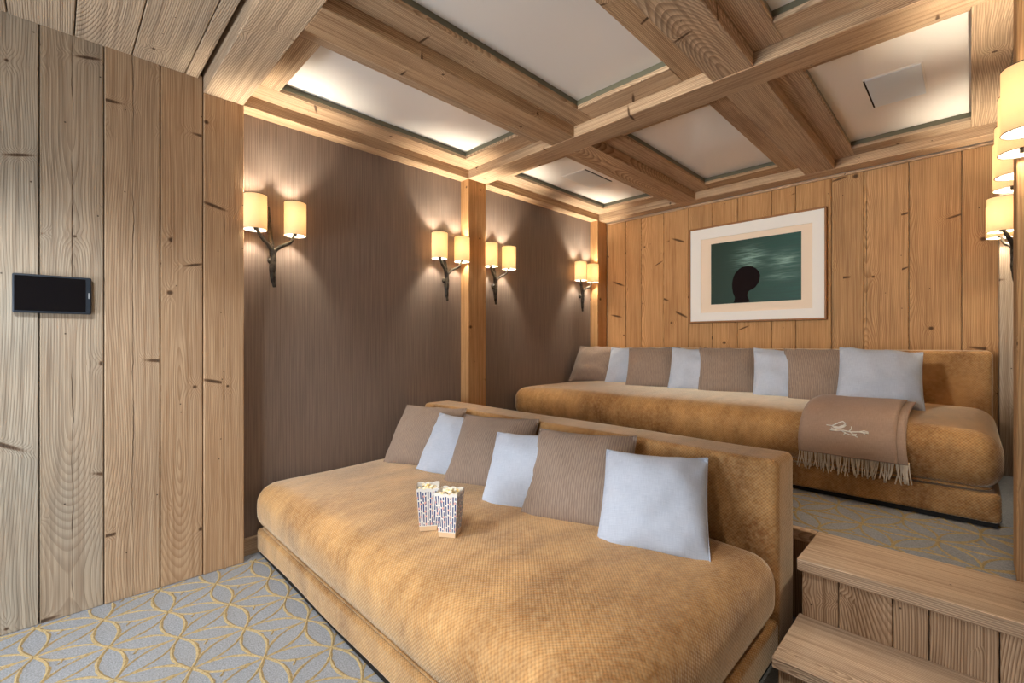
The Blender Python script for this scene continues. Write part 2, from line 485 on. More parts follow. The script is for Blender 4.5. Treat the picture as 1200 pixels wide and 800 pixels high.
# ------------------------------------------------------------------ steps
steps = thing('staircase', (-0.18, 2.1, 0), 'two weathered pine steps rising beside the front sofa to the carpeted platform', 'steps')
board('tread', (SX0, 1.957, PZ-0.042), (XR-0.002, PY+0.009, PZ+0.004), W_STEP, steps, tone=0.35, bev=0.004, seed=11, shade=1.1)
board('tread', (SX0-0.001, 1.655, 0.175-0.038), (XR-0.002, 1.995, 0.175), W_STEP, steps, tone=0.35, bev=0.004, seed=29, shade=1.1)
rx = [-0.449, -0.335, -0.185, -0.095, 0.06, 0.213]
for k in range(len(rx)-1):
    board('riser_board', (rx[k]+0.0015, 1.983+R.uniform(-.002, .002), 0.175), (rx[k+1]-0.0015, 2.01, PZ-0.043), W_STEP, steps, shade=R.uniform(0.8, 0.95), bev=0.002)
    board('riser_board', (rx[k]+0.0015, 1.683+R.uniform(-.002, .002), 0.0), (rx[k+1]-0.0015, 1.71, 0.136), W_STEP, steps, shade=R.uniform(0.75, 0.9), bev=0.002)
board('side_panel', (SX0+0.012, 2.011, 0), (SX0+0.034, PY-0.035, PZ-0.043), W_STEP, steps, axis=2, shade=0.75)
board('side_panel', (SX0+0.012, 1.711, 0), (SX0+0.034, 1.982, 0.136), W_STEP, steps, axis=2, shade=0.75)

# ------------------------------------------------------------------ left wall
wl = struct(slab('wall_left', (XL-0.14, YF, 0), (XL-0.03, YB+0.12, ZC), M_PLASTER))
ys = [-1.95, -1.72, -1.50, -1.28, -1.07, -0.86, -0.66, -0.455, -0.262, -0.049, 0.157, 0.362, 0.538]
tones = [0.9]*8 + [0.92, 0.72, 0.30, 0.12]
crk = [0]*9 + [1, 1, 0]
for k in range(len(ys)-1):
    off = R.uniform(-0.003, 0.001)
    board('plank', (XP-0.03, ys[k]+0.0018, 0.0), (XP+off, ys[k+1]-0.0018, Z2+0.02), W_WALL, wl, tone=tones[k], crack=crk[k],
          shade=R.uniform(0.95, 1.03), streak=0.55 if k in (8, 9) else 0.15, qs=(0.0, 0.17, 0.004, 0.2, 0.012)[k-7] if k >= 7 else None)
board('plank', (XP-0.03, YF, 0.0), (XP, -1.952, Z2+0.02), W_WALL, wl, tone=0.9)
board('post', (XL-0.02, 0.540, 0.0), (XP+0.003, 0.725, Z1), W_WALL, wl, tone=0.02, crack=0.6, shade=1.0, streak=0.1, seed=61)
board('post', (XL-0.02, 2.300, 0.0), (XP, 2.483, Z1), W_BACK, wl, crack=0.5, shade=1.03, seed=17)
board('post', (XL-0.02, 4.062, PZ), (XP, YB-0.002, Z1), W_BACK, wl, shade=1.0, seed=23)
def fabric(name, x0, x1, y0, y1, z0, z1, parent):
    return slab(name, (x0, y0, z0), (x1, y1, z1), M_FABWALL, parent)
fabric('fabric_panel', XL-0.02, XL, 0.726, 2.299, 0.0, Z2, wl)
fabric('fabric_panel', XL-0.02, XL, 2.484, 4.061, PZ-0.02, Z2, wl)
bb = struct(board('baseboard_left', (XL, 0.727, 0.0), (XL+0.02, 2.298, 0.095), W_WALL, None, tone=0.3, shade=0.8, streak=0.6))

# ------------------------------------------------------------------ back wall
wb = struct(slab('wall_back', (XL-0.14, YB+0.03, -0.1), (XR+0.14, YB+0.16, ZC), M_PLASTER))
bx = [-2.788, -2.557, -2.378, -2.135, -1.885, -1.664, -1.447, -1.176, -1.002, -0.761, -0.561, -0.308, -0.044, 0.16]
for k in range(len(bx)-1):
    off = R.uniform(-0.002, 0.003)
    board('plank', (bx[k]+0.0018, YB+off, PZ-0.02), (bx[k+1]-0.0018, YB+0.03, Z1-0.022), W_BACK, wb, tone=0.28 if k >= 9 else 0.06 + 0.06*(k == 4),
          shade=R.uniform(0.93, 1.04)*(0.94 if k == 9 else 1), crack=1.0 if k in (9, 10) else 0.0, streak=0.9 if k == 9 else 0.12)
struct(board('trim_1', (-2.788, YB-0.004, Z1-0.02), (0.112, YB+0.03, Z1-0.004), W_BEAM, None, tone=0.25, shade=1.0, bev=0.002))

# ------------------------------------------------------------------ right wall
wr = struct(slab('wall_right', (XR+0.03, 1.2, 0), (XR+0.14, YB+0.12, ZC), M_PLASTER))
fabric('fabric_panel', XR, XR+0.02, 1.2, 2.299, 0.0, Z2, wr)
fabric('fabric_panel', XR, XR+0.02, 2.484, 4.061, PZ-0.02, Z2, wr)
board('post', (XQ-0.006, 2.300, PZ), (XR+0.02, 2.483, Z1), W_BACK, wr, tone=0.3, shade=0.9, seed=37)
board('post', (XQ+0.006, 4.062, PZ), (XR+0.02, YB-0.002, Z2), W_WALL, wr, tone=0.6, shade=1.0, seed=43)
# front half of the room behind and beside the camera
wf = struct(slab('wall_front', (XL-0.14, YF-0.12, 0), (XR+0.7, YF, ZC), M_PLASTER))
struct(slab('trim_2', (XR+0.14, 1.2, 0), (XR+0.7, 1.3, ZC), M_PLASTER))
wr2 = slab('alcove_wall', (XR+0.6, YF, 0), (XR+0.7, 1.2, ZC), M_PLASTER, wr)
slab('alcove_floor', (XR+0.1, YF, -0.12), (XR+0.6, 1.2, 0.0), M_CARPET, wr)

# ------------------------------------------------------------------ ceiling
ce = struct(slab('ceiling', (XL-0.14, YF-0.12, ZC), (XR+0.7, YB+0.16, ZC+0.1), M_PLASTER))
# plank ceiling of the front half, running across
cy = [-2.6, -2.38, -2.16, -1.94, -1.73, -1.52, -1.31, -1.10, -0.90, -0.70, -0.51, -0.33, -0.14, 0.059, 0.256, 0.462, 0.520]
for k in range(len(cy)-1):
    board('plank', (XP-0.03, cy[k]+0.002, Z2+R.uniform(0, .003)), (XR+0.55, cy[k+1]-0.002, Z2+0.035), W_BEAM, ce, tone=0.62, shade=R.uniform(0.9, 1.0),
          crack=1.0 if k == len(cy)-3 else 0.0, streak=0.2 if k < len(cy)-2 else 1.0)
# main beams across the room (x) and along it (y)
board('beam', (XL-0.01, 0.540, Z1), (XR+0.55, 0.723, Z2+0.08), W_BEAM, ce, tone=0.5, shade=1.03, seed=3)
board('beam', (XL-0.01, 2.302, Z1), (XR+0.01, 2.485, Z2+0.08), W_BEAM, ce, tone=0.30, shade=1.0, seed=8)
board('beam', (XL-0.01, 4.092, Z1), (0.15, YB-0.006, Z2+0.08), W_BEAM, ce, tone=0.22, shade=1.0, seed=13)
BX1 = (-1.938, -1.757); BX2 = (-0.905, -0.714)
for (ya, yb, i) in ((0.723, 2.302, 0), (2.485, 4.092, 1)):
    board('rail', (XL-0.01, ya, Z1), (XP, yb, Z2+0.03), W_BEAM, ce, tone=0.15, shade=1.0)
    board('beam', (BX1[0], ya, Z1), (BX1[1], yb, Z2+0.08), W_BEAM, ce, tone=0.05, shade=0.92, crack=0.3)
    board('beam', (BX2[0], ya, Z1+0.002), (BX2[1], yb, Z2+0.08), W_BEAM, ce, tone=0.42, shade=1.0, seed=71+i)
    board('rail', (0.139, ya, Z2), (XR+0.01, yb, Z2+0.06), W_BEAM, ce, tone=0.55, shade=1.0)
    # coffers: outer hole -> inner opening
    for j, (xa, xb, ia, ib) in enumerate(((XP, BX1[0], -2.636, -2.092), (BX1[1], BX2[0], -1.612, -1.052), (BX2[1], 0.137, -0.590, 0.0))):
        ia_y, ib_y = (0.857, 2.143) if i == 0 else (2.640, 3.945)
        tn = (0.25, 0.08, 0.35)[j]
        zt = Z2+0.024
        for (p, q) in (((xa, ya), (ia, yb)), ((ib, ya), (xb, yb)), ((ia, ya), (ib, ia_y)), ((ia, ib_y), (ib, yb))):
            board('frame_board', (p[0]+0.0005, p[1]+0.0005, Z2+R.uniform(0, .002)), (q[0]-0.0005, q[1]-0.0005, zt), W_BEAM, ce, tone=tn+R.uniform(-0.05, .2), shade=R.uniform(0.95, 1.05), bev=0.002)
        e = 0.006
        for (p, q) in (((ia-0.02, ia_y-0.02), (ia-e, ib_y+0.02)), ((ib+e, ia_y-0.02), (ib+0.02, ib_y+0.02)), ((ia-e, ia_y-0.02), (ib+e, ia_y-e)), ((ia-e, ib_y+e), (ib+e, ib_y+0.02))):
            slab('panel_liner', (p[0], p[1], zt), (q[0], q[1], Z3), M_LINER, ce)
        slab('ceiling_panel', (ia-0.03, ia_y-0.03, Z3), (ib+0.03, ib_y+0.03, Z3+0.012), M_PANEL, ce)

# ------------------------------------------------------------------ ceiling loudspeakers
M_GRILLE = simple('grey_speaker_grille', srgb(226, 236, 244), 0.6)
M_GRILLE2 = simple('white_speaker_grille', srgb(222, 226, 226), 0.6)
M_WHITE = simple('white_paint', srgb(232, 230, 224), 0.5)
def speaker(x0, x1, y0, y1, mat, label, gap_right=False):
    c = ((x0+x1)/2, (y0+y1)/2, Z3)
    t = thing('ceiling_speaker', c, label, 'speaker', 'speakers in the ceiling panels')
    w = 0.008
    g0, f0 = (x1, x0-w) if gap_right else (x0-w, x1)
    slab('shadow_gap', (g0, y0, Z3-0.003), (g0+w, y1, Z3), M_DARKGAP, t)
    slab('grille', (x0, y0, Z3-0.006), (x1, y1, Z3), mat, t, bev=0.002)
    for (a, b) in (((x0-w, y1), (x1+w, y1+w)), ((x0-w, y0-w), (x1+w, y0)), ((f0, y0), (f0+w, y1))):
        slab('frame', (a[0], a[1], Z3-0.004), (b[0], b[1], Z3), M_WHITE, t)
speaker(-0.404, -0.178, 3.075, 3.465, M_GRILLE, 'grey rectangular speaker grille in the ceiling panel above the picture, near the right wall')
speaker(-2.445, -2.222, 3.045, 3.44, M_GRILLE2, 'pale speaker grille in the ceiling panel over the left corner of the rear sofa', True)

# ------------------------------------------------------------------ sofas
def sofa(x0, x1, y0, depth, z0, label, back_in):
    t = thing('sofa', ((x0+x1)/2, y0+depth/2, z0), label, 'sofa', 'gold chenille sofas')
    L = x1-x0; BT = 0.228; BH = 0.75
    cx = 0.0
    # feet
    for fx in (-L/2+0.12, L/2-0.12):
        for fy in (-depth/2+0.12, depth/2-0.12):
            slab('foot', (t.location.x+fx-0.04, t.location.y+fy-0.04, z0), (t.location.x+fx+0.04, t.location.y+fy+0.04, z0+0.022), M_BLACK, t)
    slab('plinth', (x0+0.01, y0+0.012, z0+0.004), (x1-0.012, y0+depth-0.24, z0+0.03), M_BLACK, t)
    rs = random.Random(int(z0*100)+5)
    def dbase(v):
        v.co.y += 0.003*math.sin(v.co.x*7)
    bm = rounded((L, depth-BT+0.02, 0.128), 0.022, (40, 18, 3), dbase)
    o = link('base', meshify(bm, 'base', True), M_CHEN, t); o.location = (0, -BT/2+0.01, 0.022)
    # back
    def dback(v):
        v.co.y += 0.006*mnoise.noise(Vector((v.co.x*2.2, v.co.z*3, z0)))
        if v.co.z > BH*0.85: v.co.z += 0.006*mnoise.noise(Vector((v.co.x*1.7, 3, z0)))
    bm = rounded((L-back_in, BT, BH-0.022), 0.028, (60, 5, 16), dback)
    o = link('backrest', meshify(bm, 'backrest', True), M_CHEN, t); o.location = (back_in/2, depth/2-BT/2, 0.022)
    # seat cushion: domed, front edge swelling over the base
    CL = L-0.004; CD = depth-BT+0.012; CH = 0.265
    def dseat(v):
        sx = v.co.x/(CL/2); sy = v.co.y/(CD/2); sz = v.co.z/CH
        top = max(0.0, (sz-0.35)/0.65)
        fx = max(0, 1-abs(sx)**5); fy = max(0, 1-abs(sy)**4)
        v.co.z += top*(0.028*fx*fy - 0.012*(1-fx*fy))
        b = math.sin(math.pi*min(1, max(0, sz)))
        if sy < -0.8: v.co.y -= 0.022*b*min(1, (-sy-0.8)/0.18)*(0.6+0.4*fx)
        if sx > 0.8: v.co.x += 0.008*b*min(1, (sx-0.8)/0.15)
        v.co.z += 0.006*mnoise.noise(Vector((v.co.x*2.5, v.co.y*2.5, z0+1)))*top
    bm = rounded((CL, CD, CH), 0.088, (70, 34, 6), dseat)
    o = link('seat_cushion', meshify(bm, 'seat_cushion', True), M_CHEN, t); o.location = (0.004, -BT/2-0.002, 0.152)
    # piping round the bottom of the cushion
    bm = bmesh.new(); pr = []
    hx = CL/2-0.030; hy = CD/2-0.022; r = 0.05
    for (cx_, cy_, a0) in ((hx-r, -hy+r, -90), (hx-r, hy-r, 0), (-hx+r, hy-r, 90), (-hx+r, -hy+r, 180)):
        for k in range(6):
            a = math.radians(a0+18*k); pr.append((cx_+r*math.cos(a), cy_+r*math.sin(a), 0.012))
    tube_bm(bm, pr+[pr[0]], 0.007, 6, False)
    box_uv(bm)
    p = link('piping', meshify(bm, 'piping', True), M_CHEN, o)
    return t
front_sofa = sofa(-2.845, -0.512, 0.805, 1.342, 0.0, 'long gold chenille sofa in the foreground, on the lower carpet below the platform', 0)
rear_sofa = sofa(-2.865, 0.093, 2.862, 1.345, PZ, 'long gold chenille sofa on the raised platform against the planked wall', 0.085)

# ------------------------------------------------------------------ cushions
def pillow(w, h, th, mat, seed, label, group, loc, yaw, lean, roll=0.0):
    N = 22; bm = bmesh.new(); rr = random.Random(seed)
    sd = Vector((rr.uniform(0, 50), rr.uniform(0, 50), 0))
    uvl = bm.loops.layers.uv.new('UVMap'); G = {}
    def put(i, j, side):
        s = 2*i/N-1; t = 2*j/N-1
        s = math.copysign(1-(1-abs(s))**1.35, s); t = math.copysign(1-(1-abs(t))**1.35, t)
        rim = (i in (0, N) or j in (0, N))
        key = (i, j, 0 if rim else side)
        if key in G: return G[key]
        x = w/2*s*(1-0.042*(1-t*t)*s*s); z = h/2*t*(1-0.042*(1-s*s)*t*t)
        prof = ((1-abs(s)**2.6)*(1-abs(t)**2.6))**0.62
        y = side*(th*0.54*prof + 0.004)
        wr = mnoise.noise(Vector((s*2.1, t*2.1, side*3))+sd)*0.015 + mnoise.noise(Vector((s*5, t*5, side))+sd)*0.006
        # pinched folds running from the corners
        cn = abs(abs(s)-abs(t)); cfold = math.exp(-(cn*7)**2)*max(0, abs(s)+abs(t)-1.0)*0.014
        y += side*((wr-cfold) if not rim else 0)
        if rim: y = 0.004*mnoise.noise(Vector((s*3, t*3, 9))+sd)
        sag = 0.014*(1-s*s)*(t > 0.6)*(t-0.6)
        G[key] = bm.verts.new((x, y, z+h/2-sag)); return G[key]
    for side in (-1, 1):
        for i in range(N):
            for j in range(N):
                q = [put(i, j, side), put(i+1, j, side), put(i+1, j+1, side), put(i, j+1, side)]
                if side > 0: q = q[::-1]
                f = bm.faces.new(q)
                for l in f.loops: l[uvl].uv = (l.vert.co.x+seed, l.vert.co.z)
    rim = [G[(i, 0, 0)] for i in range(N)] + [G[(N, j, 0)] for j in range(N)] + [G[(i, N, 0)] for i in range(N, 0, -1)] + [G[(0, j, 0)] for j in range(N, 0, -1)]
    pts = [v.co.copy() for v in rim]
    o = link('cushion', meshify(bm, 'cushion', True), mat)
    # origin at bottom centre
    th_ = math.radians(yaw); c = Vector(loc) + Vector((math.cos(th_)*w/2, math.sin(th_)*w/2, 0))
    o.location = c; o.rotation_euler = (math.radians(-lean), math.radians(roll), th_)
    tag(o, label, 'cushion', group)
    b2 = bmesh.new(); tube_bm(b2, pts+[pts[0]], 0.0028, 5, False); box_uv(b2)
    link('seam', meshify(b2, 'seam', True), mat, o)
    return o
GF = 'cushions along the front sofa'; GR = 'cushions along the rear sofa'
zf = 0.412
pillow(.47, .44, .16, M_TAUPE, 1, 'taupe ribbed cushion in the corner of the front sofa by the brown wall', GF, (-2.655, 1.475, zf), 22, 37)
pillow(.40, .40, .145, M_BLUE, 2, 'pale blue cushion on the front sofa, behind the popcorn cartons', GF, (-2.327, 1.505, zf), 21, 37, 4)
pillow(.47, .44, .155, M_TAUPE, 3, 'taupe cushion on the front sofa between the two smaller-looking pale blue ones', GF, (-2.045, 1.497, zf), 22, 37)
pillow(.40, .40, .145, M_BLUE, 4, 'middle pale blue cushion of the front sofa, right of the popcorn cartons', GF, (-1.65, 1.425, zf), 23, 37, -2)
pillow(.47, .45, .16, M_TAUPE, 5, 'large taupe ribbed cushion on the front sofa, partly hidden by the front blue cushion', GF, (-1.412, 1.452, zf), 22, 38)
pillow(.405, .41, .155, M_BLUE, 6, 'large pale blue cushion nearest the open end of the front sofa', GF, (-1.018, 1.470, zf-0.006), 24, 38)
zr = PZ+0.418
pillow(.43, .43, .155, M_TAUPE, 11, 'taupe cushion in the left corner of the rear sofa beside the brown wall', GR, (-2.815, 3.60, zr), 11, 37)
pillow(.39, .41, .145, M_BLUE, 12, 'second cushion from the left on the rear sofa, pale grey-blue, half covered', GR, (-2.368, 3.55, zr), 17, 36)
pillow(.43, .42, .155, M_TAUPE, 13, 'taupe cushion third from the left on the rear sofa, between two grey-blue ones', GR, (-2.06, 3.40, zr), 20, 36, -2)
pillow(.39, .41, .145, M_BLUE, 14, 'grey-blue cushion on the rear sofa under the left edge of the picture', GR, (-1.69, 3.414, zr), 21, 36, 3)
pillow(.43, .42, .155, M_TAUPE, 15, 'dark taupe cushion on the rear sofa directly below the dark head in the picture', GR, (-1.45, 3.415, zr), 20, 36)
pillow(.39, .41, .145, M_BLUE, 16, 'grey-blue cushion on the rear sofa below the right half of the picture', GR, (-1.052, 3.367, zr), 21, 36, 4)
pillow(.43, .42, .155, M_TAUPE, 17, 'taupe cushion on the rear sofa just left of the throw and its large blue cushion', GR, (-0.835, 3.36, zr), 20, 36)
pillow(.40, .40, .155, M_BLUE, 18, 'large pale blue cushion standing behind the mauve throw on the rear sofa', GR, (-0.572, 3.30, zr+0.026), 10, 38, 4)

# ------------------------------------------------------------------ throw
def throw_profile():
    # side view (y, z) relative to the rear sofa front edge and platform
    pts = [(3.62, 0.438), (3.45, 0.449), (3.25, 0.455), (3.10, 0.450), (2.99, 0.436), (2.905, 0.400), (2.862, 0.350), (2.838, 0.310), (2.830, 0.27), (2.828, 0.232)]
    return [Vector((0, y, PZ+z)) for y, z in pts]
TP = spline(throw_profile(), 6)
def throw_pt(s, k, dx=0.0, lift=0.0):
    """s across 0..1, k index along the profile"""
    p = TP[k]; q = TP[min(k+1, len(TP)-1)]; o_ = TP[max(k-1, 0)]
    tg = (q-o_).normalized(); nr = Vector((0, tg.z, -tg.y))
    if nr.z < 0 and abs(nr.z) > abs(nr.y): nr = -nr
    if abs(nr.y) >= abs(nr.z) and nr.y > 0: nr = -nr
    f = k/(len(TP)-1)
    x = -0.640 + 0.385*s + 0.02*f*(s-0.5) + dx + 0.004*math.sin(f*7)
    wv = 0.005*math.sin(s*9+f*3)*f + 0.004*mnoise.noise(Vector((s*3, f*4, 2)))
    return Vector((x, p.y, p.z)) + nr*(lift+wv+0.004)
thr = thing('throw_blanket', (-0.43, 3.1, PZ+0.42), 'mauve wool throw with cream fringe and a white bird embroidery, over the rear sofa seat', 'throw')
def cloth_strip(name, s0, s1, lift, dx, ns, mat):
    bm = bmesh.new(); uvl = bm.loops.layers.uv.new('UVMap'); n = len(TP)
    rows = []
    for sd in (0, 1):
        rows.append([[bm.verts.new(throw_pt(s0+(s1-s0)*i/ns, k, dx, lift+0.005*sd)) for i in range(ns+1)] for k in range(n)])
    def q(a, b, c, d, k, i):
        f = bm.faces.new((a, b, c, d))
        for l, (uu, vv) in zip(f.loops, ((i, k), (i+1, k), (i+1, k+1), (i, k+1))): l[uvl].uv = (uu*0.4*(s1-s0)/ns, vv*0.0165)
    for k in range(n-1):
        for i in range(ns):
            q(rows[1][k][i], rows[1][k][i+1], rows[1][k+1][i+1], rows[1][k+1][i], k, i)
            q(rows[0][k+1][i], rows[0][k+1][i+1], rows[0][k][i+1], rows[0][k][i], k, i)
        for i in (0, ns): q(rows[0][k][i], rows[1][k][i], rows[1][k+1][i], rows[0][k+1][i], k, i)
    for k in (0, n-1):
        for i in range(ns): q(rows[0][k][i], rows[0][k][i+1], rows[1][k][i+1], rows[1][k][i], k, i)
    bmesh.ops.recalc_face_normals(bm, faces=bm.faces[:])
    o = link(name, meshify(bm, name, True), mat, thr); o.location = -thr.location
    return o
cloth_strip('cloth', 0.0, 1.0, 0.024, 0.0, 20, M_THROW)
cloth_strip('under_fold', 0.60, 1.09, 0.015, 0.0, 12, M_THROW)
bm = bmesh.new(); rf = random.Random(9); nk = len(TP)-1
for i in range(74):
    low = i >= 64
    s = (i+0.5)/64 if not low else 1.01+0.009*(i-64)
    p = throw_pt(s, nk, 0, 0.002 if low else rf.uniform(0.006, 0.016))
    L = rf.uniform(0.075, 0.10); dx = rf.uniform(-0.02, 0.02)
    pts = spline([p+Vector((0, 0.0, 0.012)), p+Vector((dx*0.3, -0.004, -L*0.4)), p+Vector((dx, 0.002+rf.uniform(-.006, .004), -L))], 3)
    tube_bm(bm, pts, [0.0026, 0.0026, 0.0026, 0.0024, 0.0024, 0.0026, 0.0028][:len(pts)], 5)
fr = link('fringe', meshify(bm, 'fringe', True), M_FRINGE, thr); fr.location = -thr.location
fr['label'] = 'knotted cream yarn fringe'; fr['kind'] = 'stuff'
# embroidery: a bird perched on a branch
M_EMB = simple('white_embroidery_thread', srgb(238, 234, 226), 0.7)
def epos(px, py):
    """crop coordinates of the embroidery (0..1 across, 0..1 down) on the cloth"""
    return _ep(0.30+0.44*px, 0.59+0.17*py)
def _ep(s, f):
    k = f*nk; i = int(k); a = throw_pt(s, i, 0, 0.0305); b = throw_pt(s, min(i+1, nk), 0, 0.0305)
    return a.lerp(b, k-i)
bm = bmesh.new()
def stitch(pts, r=0.0019):
    tube_bm(bm, [epos(*p) for p in pts], r*1.4, 5)
stitch([(0.10, .64), (.25, .66), (.42, .60), (.60, .66), (.78, .60), (1.0, .62)], .0024)
stitch([(0.0, .34), (.14, .36), (.20, .28)]); stitch([(.14, .36), (.30, .14), (.38, .08), (.45, .16), (.42, .24)], .0024)
stitch([(.14, .36), (.22, .48), (.34, .46), (.42, .38), (.46, .24)], .0028); stitch([(.20, .40), (.30, .42), (.40, .30)], .0032)
stitch([(.24, .44), (.34, .40), (.43, .28)], .0032); stitch([(.60, .30), (.61, .45), (.56, .62)]); stitch([(.78, .60), (.90, .50), (1.0, .55)])
stitch([(.38, .62), (.48, .76), (.58, .84), (.70, .86), (.76, .95)]); stitch([(.48, .76), (.44, .86)]); stitch([(.58, .66), (.66, .78), (.74, .76)])
stitch([(.86, .60), (.93, .70)]); stitch([(.28, .64), (.20, .58), (.12, .50)])
em = link('embroidery', meshify(bm, 'embroidery', True), M_EMB, thr); em.location = -thr.location
em['label'] = 'white stitched bird on a branch'

# ------------------------------------------------------------------ popcorn cartons
def make_carton_mat():
    t = NT('printed_popcorn_carton')
    u, v, _ = t.sep(t.uv())          # u across a face 0..1, v up 0..1
    col = t.math('MULTIPLY', u, 9.0); ci = t.math('FLOOR', col); cf = t.math('FRACT', col)
    rnd = t.n('ShaderNodeTexWhiteNoise', noise_dimensions='1D'); t.set(rnd.inputs['W'], ci)
    line = t.math('LESS_THAN', t.math('ABSOLUTE', t.math('SUBTRACT', cf, 0.5)), 0.25)
    seg = t.math('FRACT', t.math('ADD', t.math('MULTIPLY', v, 4.0), t.math('MULTIPLY', rnd.outputs[0], 7.0)))
    dash = t.math('LESS_THAN', seg, 0.86)
    inb = t.math('MULTIPLY', t.math('GREATER_THAN', v, 0.13), t.math('LESS_THAN', v, 0.93))
    m = t.math('MULTIPLY', t.math('MULTIPLY', line, dash), inb)
    c = t.mix(m, srgb(228, 226, 222), srgb(42, 66, 122))
    # pink hearts scattered as soft dots
    vo = t.n('ShaderNodeTexVoronoi', voronoi_dimensions='2D'); vo.inputs['Scale'].default_value = 1.0
    vo.inputs['Randomness'].default_value = 0.55
    t.set(vo.inputs['Vector'], t.comb(t.math('MULTIPLY', u, 3.4), t.math('MULTIPLY', v, 6.5), 0.0))
    dot = t.math('MULTIPLY', t.math('LESS_THAN', vo.outputs['Distance'], 0.17), inb)
    c = t.mix(dot, c, srgb(224, 176, 168))
    bot = t.math('LESS_THAN', v, 0.11)
    c = t.mix(t.math('MULTIPLY', bot, 0.75), c, srgb(226, 186, 130))
    t.base(c); t.rough(0.5)
    return t.m
M_CARTON = make_carton_mat()
def make_pop():
    t = NT('popcorn')
    f = t.noise(t.obj(), 90.0, 2)
    t.base(t.mix(t.maprange(f, 0.45, 0.7, 0, 1), srgb(246, 238, 214), srgb(232, 196, 110))); t.rough(0.8)
    return t.m
M_POP = make_pop()
M_CARTIN = simple('carton_inside', srgb(236, 232, 224), 0.6)
def carton(x, y, z, yaw, label, plabel):
    Hc = 0.172; a = 0.0335; b = 0.046
    o = thing('popcorn_carton', (x, y, z), label, 'popcorn box', 'popcorn cartons on the front sofa')
    o.rotation_euler = (0, 0, math.radians(yaw))
    bm = bmesh.new(); uvl = bm.loops.layers.uv.new('UVMap')
    cs = [(-1, -1), (1, -1), (1, 1), (-1, 1)]
    N = 12
    for k in range(4):
        p = Vector((*cs[k], 0)); q = Vector((*cs[(k+1) % 4], 0))
        for sh in (1.0, 0.965):
            prev = None
            for i in range(N+1):
                t = i/N
                top = Hc*(1.0 + 0.035*abs(math.sin(math.pi*3*t)) + 0.02*(abs(2*t-1)**3) - 0.03)
                w = p.lerp(q, t)
                v0 = bm.verts.new((w.x*a*sh, w.y*a*sh, 0.0 if sh == 1 else 0.002)); v1 = bm.verts.new((w.x*b*sh, w.y*b*sh, top))
                if prev:
                    f = bm.faces.new((prev[0], v0, v1, prev[1]) if sh == 1 else (v0, prev[0], prev[1], v1))
                    f.material_index = 0 if sh == 1 else 1
                    uvs = [((i-1)/N, 0), (t, 0), (t, 1), ((i-1)/N, 1)] if sh == 1 else [(t, 0), ((i-1)/N, 0), ((i-1)/N, 1), (t, 1)]
                    for l, uv in zip(f.loops, uvs): l[uvl].uv = uv
                prev = (v0, v1)
    f = bm.faces.new([bm.verts.new((c[0]*a, c[1]*a, 0)) for c in cs[::-1]])
    me = meshify(bm, 'box'); me.materials.append(M_CARTON); me.materials.append(M_CARTIN)
    link('box', me, None, o)
    # popcorn heap (its own stuff)
    bm = bmesh.new(); rp = random.Random(int(x*1000))
    for i in range(34):
        r_ = rp.uniform(0.007, 0.0105); px, py = rp.uniform(-.034, .034), rp.uniform(-.034, .034)
        pz = Hc*0.90 + 0.016*(1-max(abs(px), abs(py))/0.04) + rp.uniform(-.006, .006)
        m = Matrix.Translation((px, py, pz))
        for q in range(2):
            g = bmesh.ops.create_icosphere(bm, subdivisions=1, radius=r_*rp.uniform(.6, .95), matrix=m @ Matrix.Translation((rp.uniform(-.4, .4)*r_, rp.uniform(-.4, .4)*r_, rp.uniform(-.3, .3)*r_)))
    pc = link('popcorn', meshify(bm, 'popcorn', True), M_POP)
    pc.location = (x, y, z); pc.rotation_euler = (0, 0, math.radians(yaw))
    tag(pc, plabel, 'popcorn', 'popcorn in the cartons', 'stuff')
    return o
zs = 0.4435
carton(-1.560, 1.075, zs, 54, 'blue striped popcorn carton standing further left, half hidden by its twin', 'popcorn filling the left carton, behind the nearer one')
carton(-1.448, 1.098, zs, 33, 'blue striped popcorn carton with pink spots standing in front, nearer the blue cushion', 'popcorn filling the right, nearer carton')

# ------------------------------------------------------------------ picture
pic = thing('framed_picture', (-1.325, 4.23, 1.806), 'white matted framed print of a dark head against green water, above the rear sofa', 'picture')
x0, x1, z0, z1 = -1.865, -0.785, 1.371, 2.243
M_FRAMEW = simple('thin_brown_frame', srgb(150, 104, 64), 0.5)
M_MAT = simple('white_mat', srgb(238, 236, 232), 0.8)
M_MAT2 = simple('cream_paper', srgb(236, 218, 198), 0.85)
fw = 0.014
for (a, b) in (((x0, z0), (x1, z0+fw)), ((x0, z1-fw), (x1, z1)), ((x0, z0+fw), (x0+fw, z1-fw)), ((x1-fw, z0+fw), (x1, z1-fw))):
    board('frame_rail', (a[0], 4.195, a[1]), (b[0], 4.231, b[1]), M_FRAMEW, pic, bev=0.002)
ix0, ix1, iz0, iz1 = -1.757, -0.879, 1.462, 2.134
for (a, b) in (((x0+fw, z0+fw), (x1-fw, iz0)), ((x0+fw, iz1), (x1-fw, z1-fw)), ((x0+fw, iz0), (ix0, iz1)), ((ix1, iz0), (x1-fw, iz1))):
    slab('mat', (a[0], 4.206, a[1]), (b[0], 4.217, b[1]), M_MAT, pic)
slab('paper', (ix0-0.01, 4.217, iz0-0.01), (ix1+0.01, 4.222, iz1+0.01), M_MAT2, pic)
